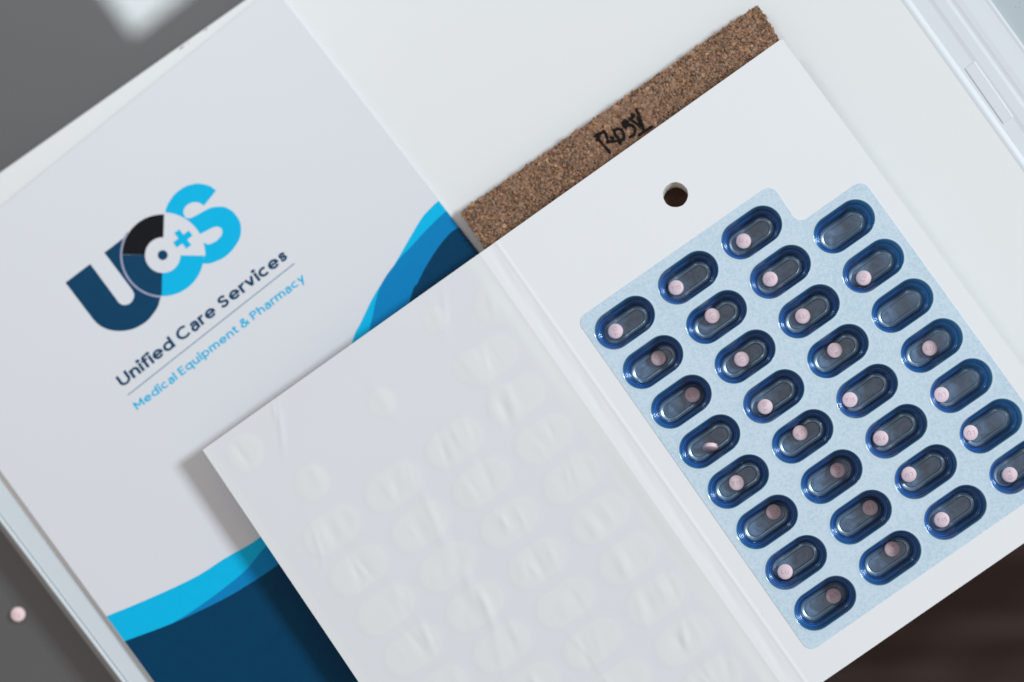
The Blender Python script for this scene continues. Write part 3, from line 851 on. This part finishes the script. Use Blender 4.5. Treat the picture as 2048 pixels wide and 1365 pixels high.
# --- blister card: film and cups
def rounded(poly, rad, n=7):
    out = []; N_ = len(poly)
    for i in range(N_):
        p0, p1, p2 = (Vector(poly[(i-1) % N_]), Vector(poly[i]), Vector(poly[(i+1) % N_]))
        r_ = rad[i]; a = (p0-p1).normalized(); b_ = (p2-p1).normalized()
        ang = a.angle(b_); t_ = r_/math.tan(ang/2)
        c = p1+(a+b_).normalized()*(r_/math.sin(ang/2))
        s0, s1 = p1+a*t_-c, p1+b_*t_-c
        a0 = math.atan2(s0.y, s0.x); a1 = math.atan2(s1.y, s1.x)
        da = (a1-a0+math.pi) % (2*math.pi)-math.pi
        out += [(c.x+r_*math.cos(a0+da*k/n), c.y+r_*math.sin(a0+da*k/n)) for k in range(n+1)]
    return out
g = [W2L(P(x, y_, zp)) for x, y_ in ((1153, 640), (1543, 368), (1597, 449), (1725, 359), (2146, 940), (1618, 1306))]
shp = rounded(g, (4.0, 4.0, 4.0, 4.0, 4.0, 4.0))
blister = link('blister_card', plate(loopW(shp), [loopW(stadium(u, v, RO+0.0, HS)) for (_, _, u, v) in cups], zp+0.03*MM, zp+0.16*MM), M['film'], booklet)
# film bead round every cup and the cup itself, one shared mesh
prof = [(-1.05, 0.165), (-0.7, 0.175), (-0.3, 0.225), (-0.05, 0.23), (0.15, 0.17), (0.32, -0.02), (0.44, -0.5), (0.56, -1.6), (0.72, -3.0), (0.82, -3.4), (0.92, -3.55), (1.02, -3.9),
        (1.16, -5.3), (1.26, -6.1), (1.38, -6.58), (1.55, -6.74), (1.74, -6.67), (1.94, -6.52), (2.10, -6.44), (2.26, -6.58), (2.36, -7.0), (2.48, -8.2),
        (2.58, -9.0), (2.70, -9.3), (2.82, -9.4), (2.92, -9.8), (3.02, -10.8), (3.18, -11.45), (3.5, -11.85), (3.9, -12.12), (4.25, -12.32), (4.5, -12.40), (4.66, -12.38), (4.82, -12.24), (4.98, -12.18), (5.15, -12.2)]
pf = spline(prof, 3)
NS = 18
V, F, mi, steep = [], [], [], []
for (o_, h) in pf:
    for (a, b_) in stadium(0, 0, RO-o_, HS, NS):
        w_ = LU*(a*MM)+LV*(b_*MM); V.append((w_.x, w_.y, h*MM))
nr = 2*(NS+1)
for r_ in range(len(pf)-1):
    sl = abs(pf[r_+1][1]-pf[r_][1])/max(0.02, abs(pf[r_+1][0]-pf[r_][0]))
    for k in range(nr):
        F.append((r_*nr+k, r_*nr+(k+1) % nr, (r_+1)*nr+(k+1) % nr, (r_+1)*nr+k)); mi.append(0 if pf[r_][0] < 0.0 else 1)
F.append(tuple((len(pf)-1)*nr+k for k in range(nr))); mi.append(1)
cme = mesh(V, F)
bm = bmesh.new(); bm.from_mesh(cme); bm.faces.ensure_lookup_table()
bmesh.ops.recalc_face_normals(bm, faces=bm.faces)
if bm.faces[-1].normal.z < 0: bmesh.ops.reverse_faces(bm, faces=bm.faces)
bm.to_mesh(cme); bm.free()
cme.polygons.foreach_set('material_index', mi); cme.polygons.foreach_set('use_smooth', [True]*len(cme.polygons))
at = cme.attributes.new('steep', 'FLOAT', 'POINT')
sv = []
for (o_, h) in pf:
    sv += [float(np.interp(o_, [0, .3, 3.15, 3.5, 9], [1, 1, 1, .0, 0]))]*nr
at.data.foreach_set('value', sv)
at = cme.attributes.new('bead', 'FLOAT', 'POINT'); sv = []
for (o_, h) in pf:
    sv += [float(np.interp(o_, [0, 3.1, 3.4, 4.4, 4.55, 4.7, 4.8, 4.94, 5.04], [0, 0, 1, 1, .0, 0, .35, .35, 0]))]*nr
at.data.foreach_set('value', sv)
KB = [(0, .13, .34, .54), (.5, .07, .23, .42), (.9, .025, .12, .27), (1.3, .002, .055, .22), (1.55, 0, .13, .48), (1.8, 0, .12, .48), (2.0, 0, .04, .26), (2.5, 0, .016, .10), (2.7, 0, .045, .20), (2.9, 0, .010, .055), (3.3, .01, .03, .09)]  # wall colour by ring, with vivid glow arcs painted at the ledge
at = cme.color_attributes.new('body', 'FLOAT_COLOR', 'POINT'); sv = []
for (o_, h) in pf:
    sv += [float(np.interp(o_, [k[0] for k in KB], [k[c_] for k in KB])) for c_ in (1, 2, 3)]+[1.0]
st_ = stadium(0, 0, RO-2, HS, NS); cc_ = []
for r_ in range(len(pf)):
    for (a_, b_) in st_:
        k = 0.45+0.85*float(sstep(3.0, 9.5, abs(a_)))     # painted glow: arcs brighter at the two round ends, dim along the sides
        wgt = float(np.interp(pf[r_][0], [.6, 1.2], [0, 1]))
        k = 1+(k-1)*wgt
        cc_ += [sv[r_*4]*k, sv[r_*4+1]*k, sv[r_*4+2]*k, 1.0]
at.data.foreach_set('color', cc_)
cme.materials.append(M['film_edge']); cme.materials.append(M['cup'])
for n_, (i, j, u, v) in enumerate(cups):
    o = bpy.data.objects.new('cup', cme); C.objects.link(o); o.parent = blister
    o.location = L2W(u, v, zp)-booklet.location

# ------------------------------------------------------------------ tablets
def pill_mesh():
    r_, hb, dome = 3.03, 0.72, 0.60
    pr_ = [(0, -hb-dome)]
    Rs = (r_*r_+dome*dome)/(2*dome)
    arcp = []
    for k in range(1, 9):
        x = r_*0.975*k/8; arcp.append((x, -hb-(math.sqrt(Rs*Rs-x*x)-(Rs-dome))))
    low = arcp+[(r_, -hb+0.08)]
    full = low+[(x, -z_) for x, z_ in reversed(low)]
    n_ = 40; V = [(0, 0, -hb-dome)]; F = []
    for (x, z_) in full:
        V += [(x*math.cos(2*math.pi*k/n_), x*math.sin(2*math.pi*k/n_), z_) for k in range(n_)]
    V.append((0, 0, hb+dome)); top = len(V)-1
    for k in range(n_): F.append((0, 1+(k+1) % n_, 1+k))
    for q in range(len(full)-1):
        for k in range(n_):
            a = 1+q*n_+k; b_ = 1+q*n_+(k+1) % n_; F.append((a, b_, b_+n_, a+n_))
    s0 = 1+(len(full)-1)*n_
    for k in range(n_): F.append((s0+k, s0+(k+1) % n_, top))
    me = mesh([(x*MM, y_*MM, z_*MM) for x, y_, z_ in V], F)
    me.polygons.foreach_set('use_smooth', [True]*len(me.polygons))
    me.materials.append(M['pill'])
    return me, Rs, hb+dome
pme, PRs, PTOP = pill_mesh()
def imprint_mesh(strokes, wid):
    """grooves pressed in the domed face: thin ribbons following the dome"""
    xs = [p[0] for st in strokes for p in st]; ys = [p[1] for st in strokes for p in st]
    sc = wid/(max(xs)-min(xs)); cx, cy = (max(xs)+min(xs))/2, (max(ys)+min(ys))/2
    V, F = [], []
    def zz(x, y_): return PTOP-PRs+math.sqrt(PRs*PRs-x*x-y_*y_)
    for st in strokes:
        p = [Vector(((x-cx)*sc, (y_-cy)*sc)) for x, y_ in st]
        q = []
        for a, b_ in zip(p, p[1:]):
            k_ = max(1, int((b_-a).length/0.22)); q += [a.lerp(b_, i/k_) for i in range(k_)]
        q.append(p[-1])
        for i, c in enumerate(q):
            d = (q[min(i+1, len(q)-1)]-q[max(i-1, 0)]).normalized(); n_ = Vector((-d.y, d.x))
            for o_, up_ in ((-.17, .0), (-.10, .045), (0, .01), (.10, .045), (.17, .0)):
                w_ = c+n_*o_; V.append((w_.x*MM, w_.y*MM, (zz(w_.x, w_.y)+up_)*MM))
            if i:
                for k_ in range(4):
                    a = (len(V)-10)+k_; F.append((a, a+5, a+6, a+1))
    me = mesh(V, F); me.polygons.foreach_set('use_smooth', [True]*len(me.polygons)); me.materials.append(M['imprint'])
    return me
LU_S = [[(0, .7), (0, 0), (.42, 0)], [(.78, .7), (.78, .25)]+[(1.03+.25*math.cos(R(a)), .25+.25*math.sin(R(a))) for a in range(200, 341, 20)]+[(1.28, .25), (1.28, .7)]]
Y15_S = [[(0, .7), (.27, .36), (.27, 0)], [(.27, .36), (.54, .7)], [(.95, .58), (1.08, .7), (1.08, 0)], [(1.75, .7), (1.42, .7), (1.40, .40), (1.58, .45), (1.76, .38), (1.80, .22), (1.72, .05), (1.55, 0), (1.38, .06)]]
imp = {'LU': imprint_mesh(LU_S, 2.7), 'Y 15': imprint_mesh(Y15_S, 3.7)}

def pill(px, py, zc_, text, ang, label, group='pink tablets in the blister cups', tilt=(0, 0), yaw=None):
    o = bpy.data.objects.new('tablet', pme); C.objects.link(o)
    o.location = P(px, py, zc_)
    q = Vector((0, 0, 1)).rotation_difference(Vector((tilt[0], tilt[1], 1)).normalized())
    o.rotation_mode = 'QUATERNION'
    o.rotation_quaternion = q @ Matrix.Rotation(R(ang), 3, 'Z').to_quaternion()
    tag(o, label, 'tablet', group)
    if text:
        c_ = bpy.data.objects.new('imprint', imp[text]); C.objects.link(c_); c_.parent = o
    return o

ordn = ['topmost', 'second', 'third', 'fourth', 'fifth', 'sixth', 'seventh', 'bottom']
colname = ['leftmost column', 'second column', 'third column', 'rightmost column']
Y, Lx = 'Y 15', 'LU'
pills = [
 (0, 0, 1231, 663, Y, 107), (0, 1, 1317, 717, Y, 145), (0, 2, 1385, 790, Lx, 5), (0, 3, 1421, 895, None, 0), (0, 4, 1473, 966, Y, 4), (0, 5, 1547, 1024, Lx, 10), (0, 6, 1570, 1144, Lx, -6), (0, 7, 1667, 1192, Lx, 210),
 (1, 0, 1352, 576, Y, 12), (1, 1, 1424, 632, Lx, -72), (1, 2, 1483, 719, Lx, -75), (1, 3, 1530, 814, Y, 100), (1, 4, 1600, 866, Y, 45), (1, 5, 1675, 941, Lx, 90), (1, 6, 1740, 1016, Lx, 190), (1, 7, 1784, 1098, Y, -95),
 (2, 0, 1487, 483, Y, 172), (2, 1, 1540, 559, Lx, 205), (2, 2, 1605, 633, Lx, -4), (2, 3, 1669, 701, Y, 128), (2, 4, 1699, 800, Y, 2), (2, 5, 1761, 877, Y, 185), (2, 6, 1817, 949, Lx, 196), (2, 7, 1883, 1040, Y, 6),
 (3, 1, 1727, 557, Lx, 62), (3, 3, 1859, 697, Lx, 2), (3, 4, 1882, 790, Lx, 197), (3, 5, 1940, 866, Lx, 182), (3, 6, 2019, 950, Y, -75),
]
ends = {0: 'topmost', 1: 'second', 2: 'third', 3: 'fourth', 4: 'fifth', 5: 'sixth', 6: 'seventh', 7: 'lowest'}
floor_z = zp-12.2*MM
for (i, j, px, py, tx, an) in pills:
    w = P(px, py, floor_z+PTOP*MM); u, v = W2L(w); cu, cv = cup_uv(i, j)
    du, dv = u-cu, v-cv
    eu = max(abs(du)-HS, 0)*math.copysign(1, du)
    rr = math.hypot(eu, dv); lim = 0.9
    over = max(0, rr-lim)
    where = 'lower' if du < -2.2 else ('upper' if du > 2.2 else '')
    if tx is None:
        lab = 'pink tablet standing on its edge in the fourth cup down the leftmost column'
        o = pill(px, py, floor_z+2.75*MM, 'LU', 0, lab)
        # leaning: its disc is seen almost edge-on, long side level
        o.rotation_quaternion = Matrix.Rotation(R(68), 3, 'X').to_quaternion()
        continue
    jj = j+1 if i < 3 else j+1
    lab = 'pink tablet stamped %s %sin the %s cup of the %s' % (tx, {'lower': 'low ', 'upper': 'high '}.get(where, ''), ends[j], colname[i])
    n3 = Vector((0, 0, 0))
    if rr > 0:
        d3 = (LU*eu+LV*dv)/rr
        n3 = -d3*min(0.45, over*0.16)
    pill(px, py, floor_z+(PTOP+over*0.42)*MM, tx, an, lab, tilt=(n3.x, n3.y))
pill(36.5, 1229, Z_TABLE+(PTOP)*MM, 'LU', -20, 'single pink tablet lying on the bare grey table left of the case', group=None)
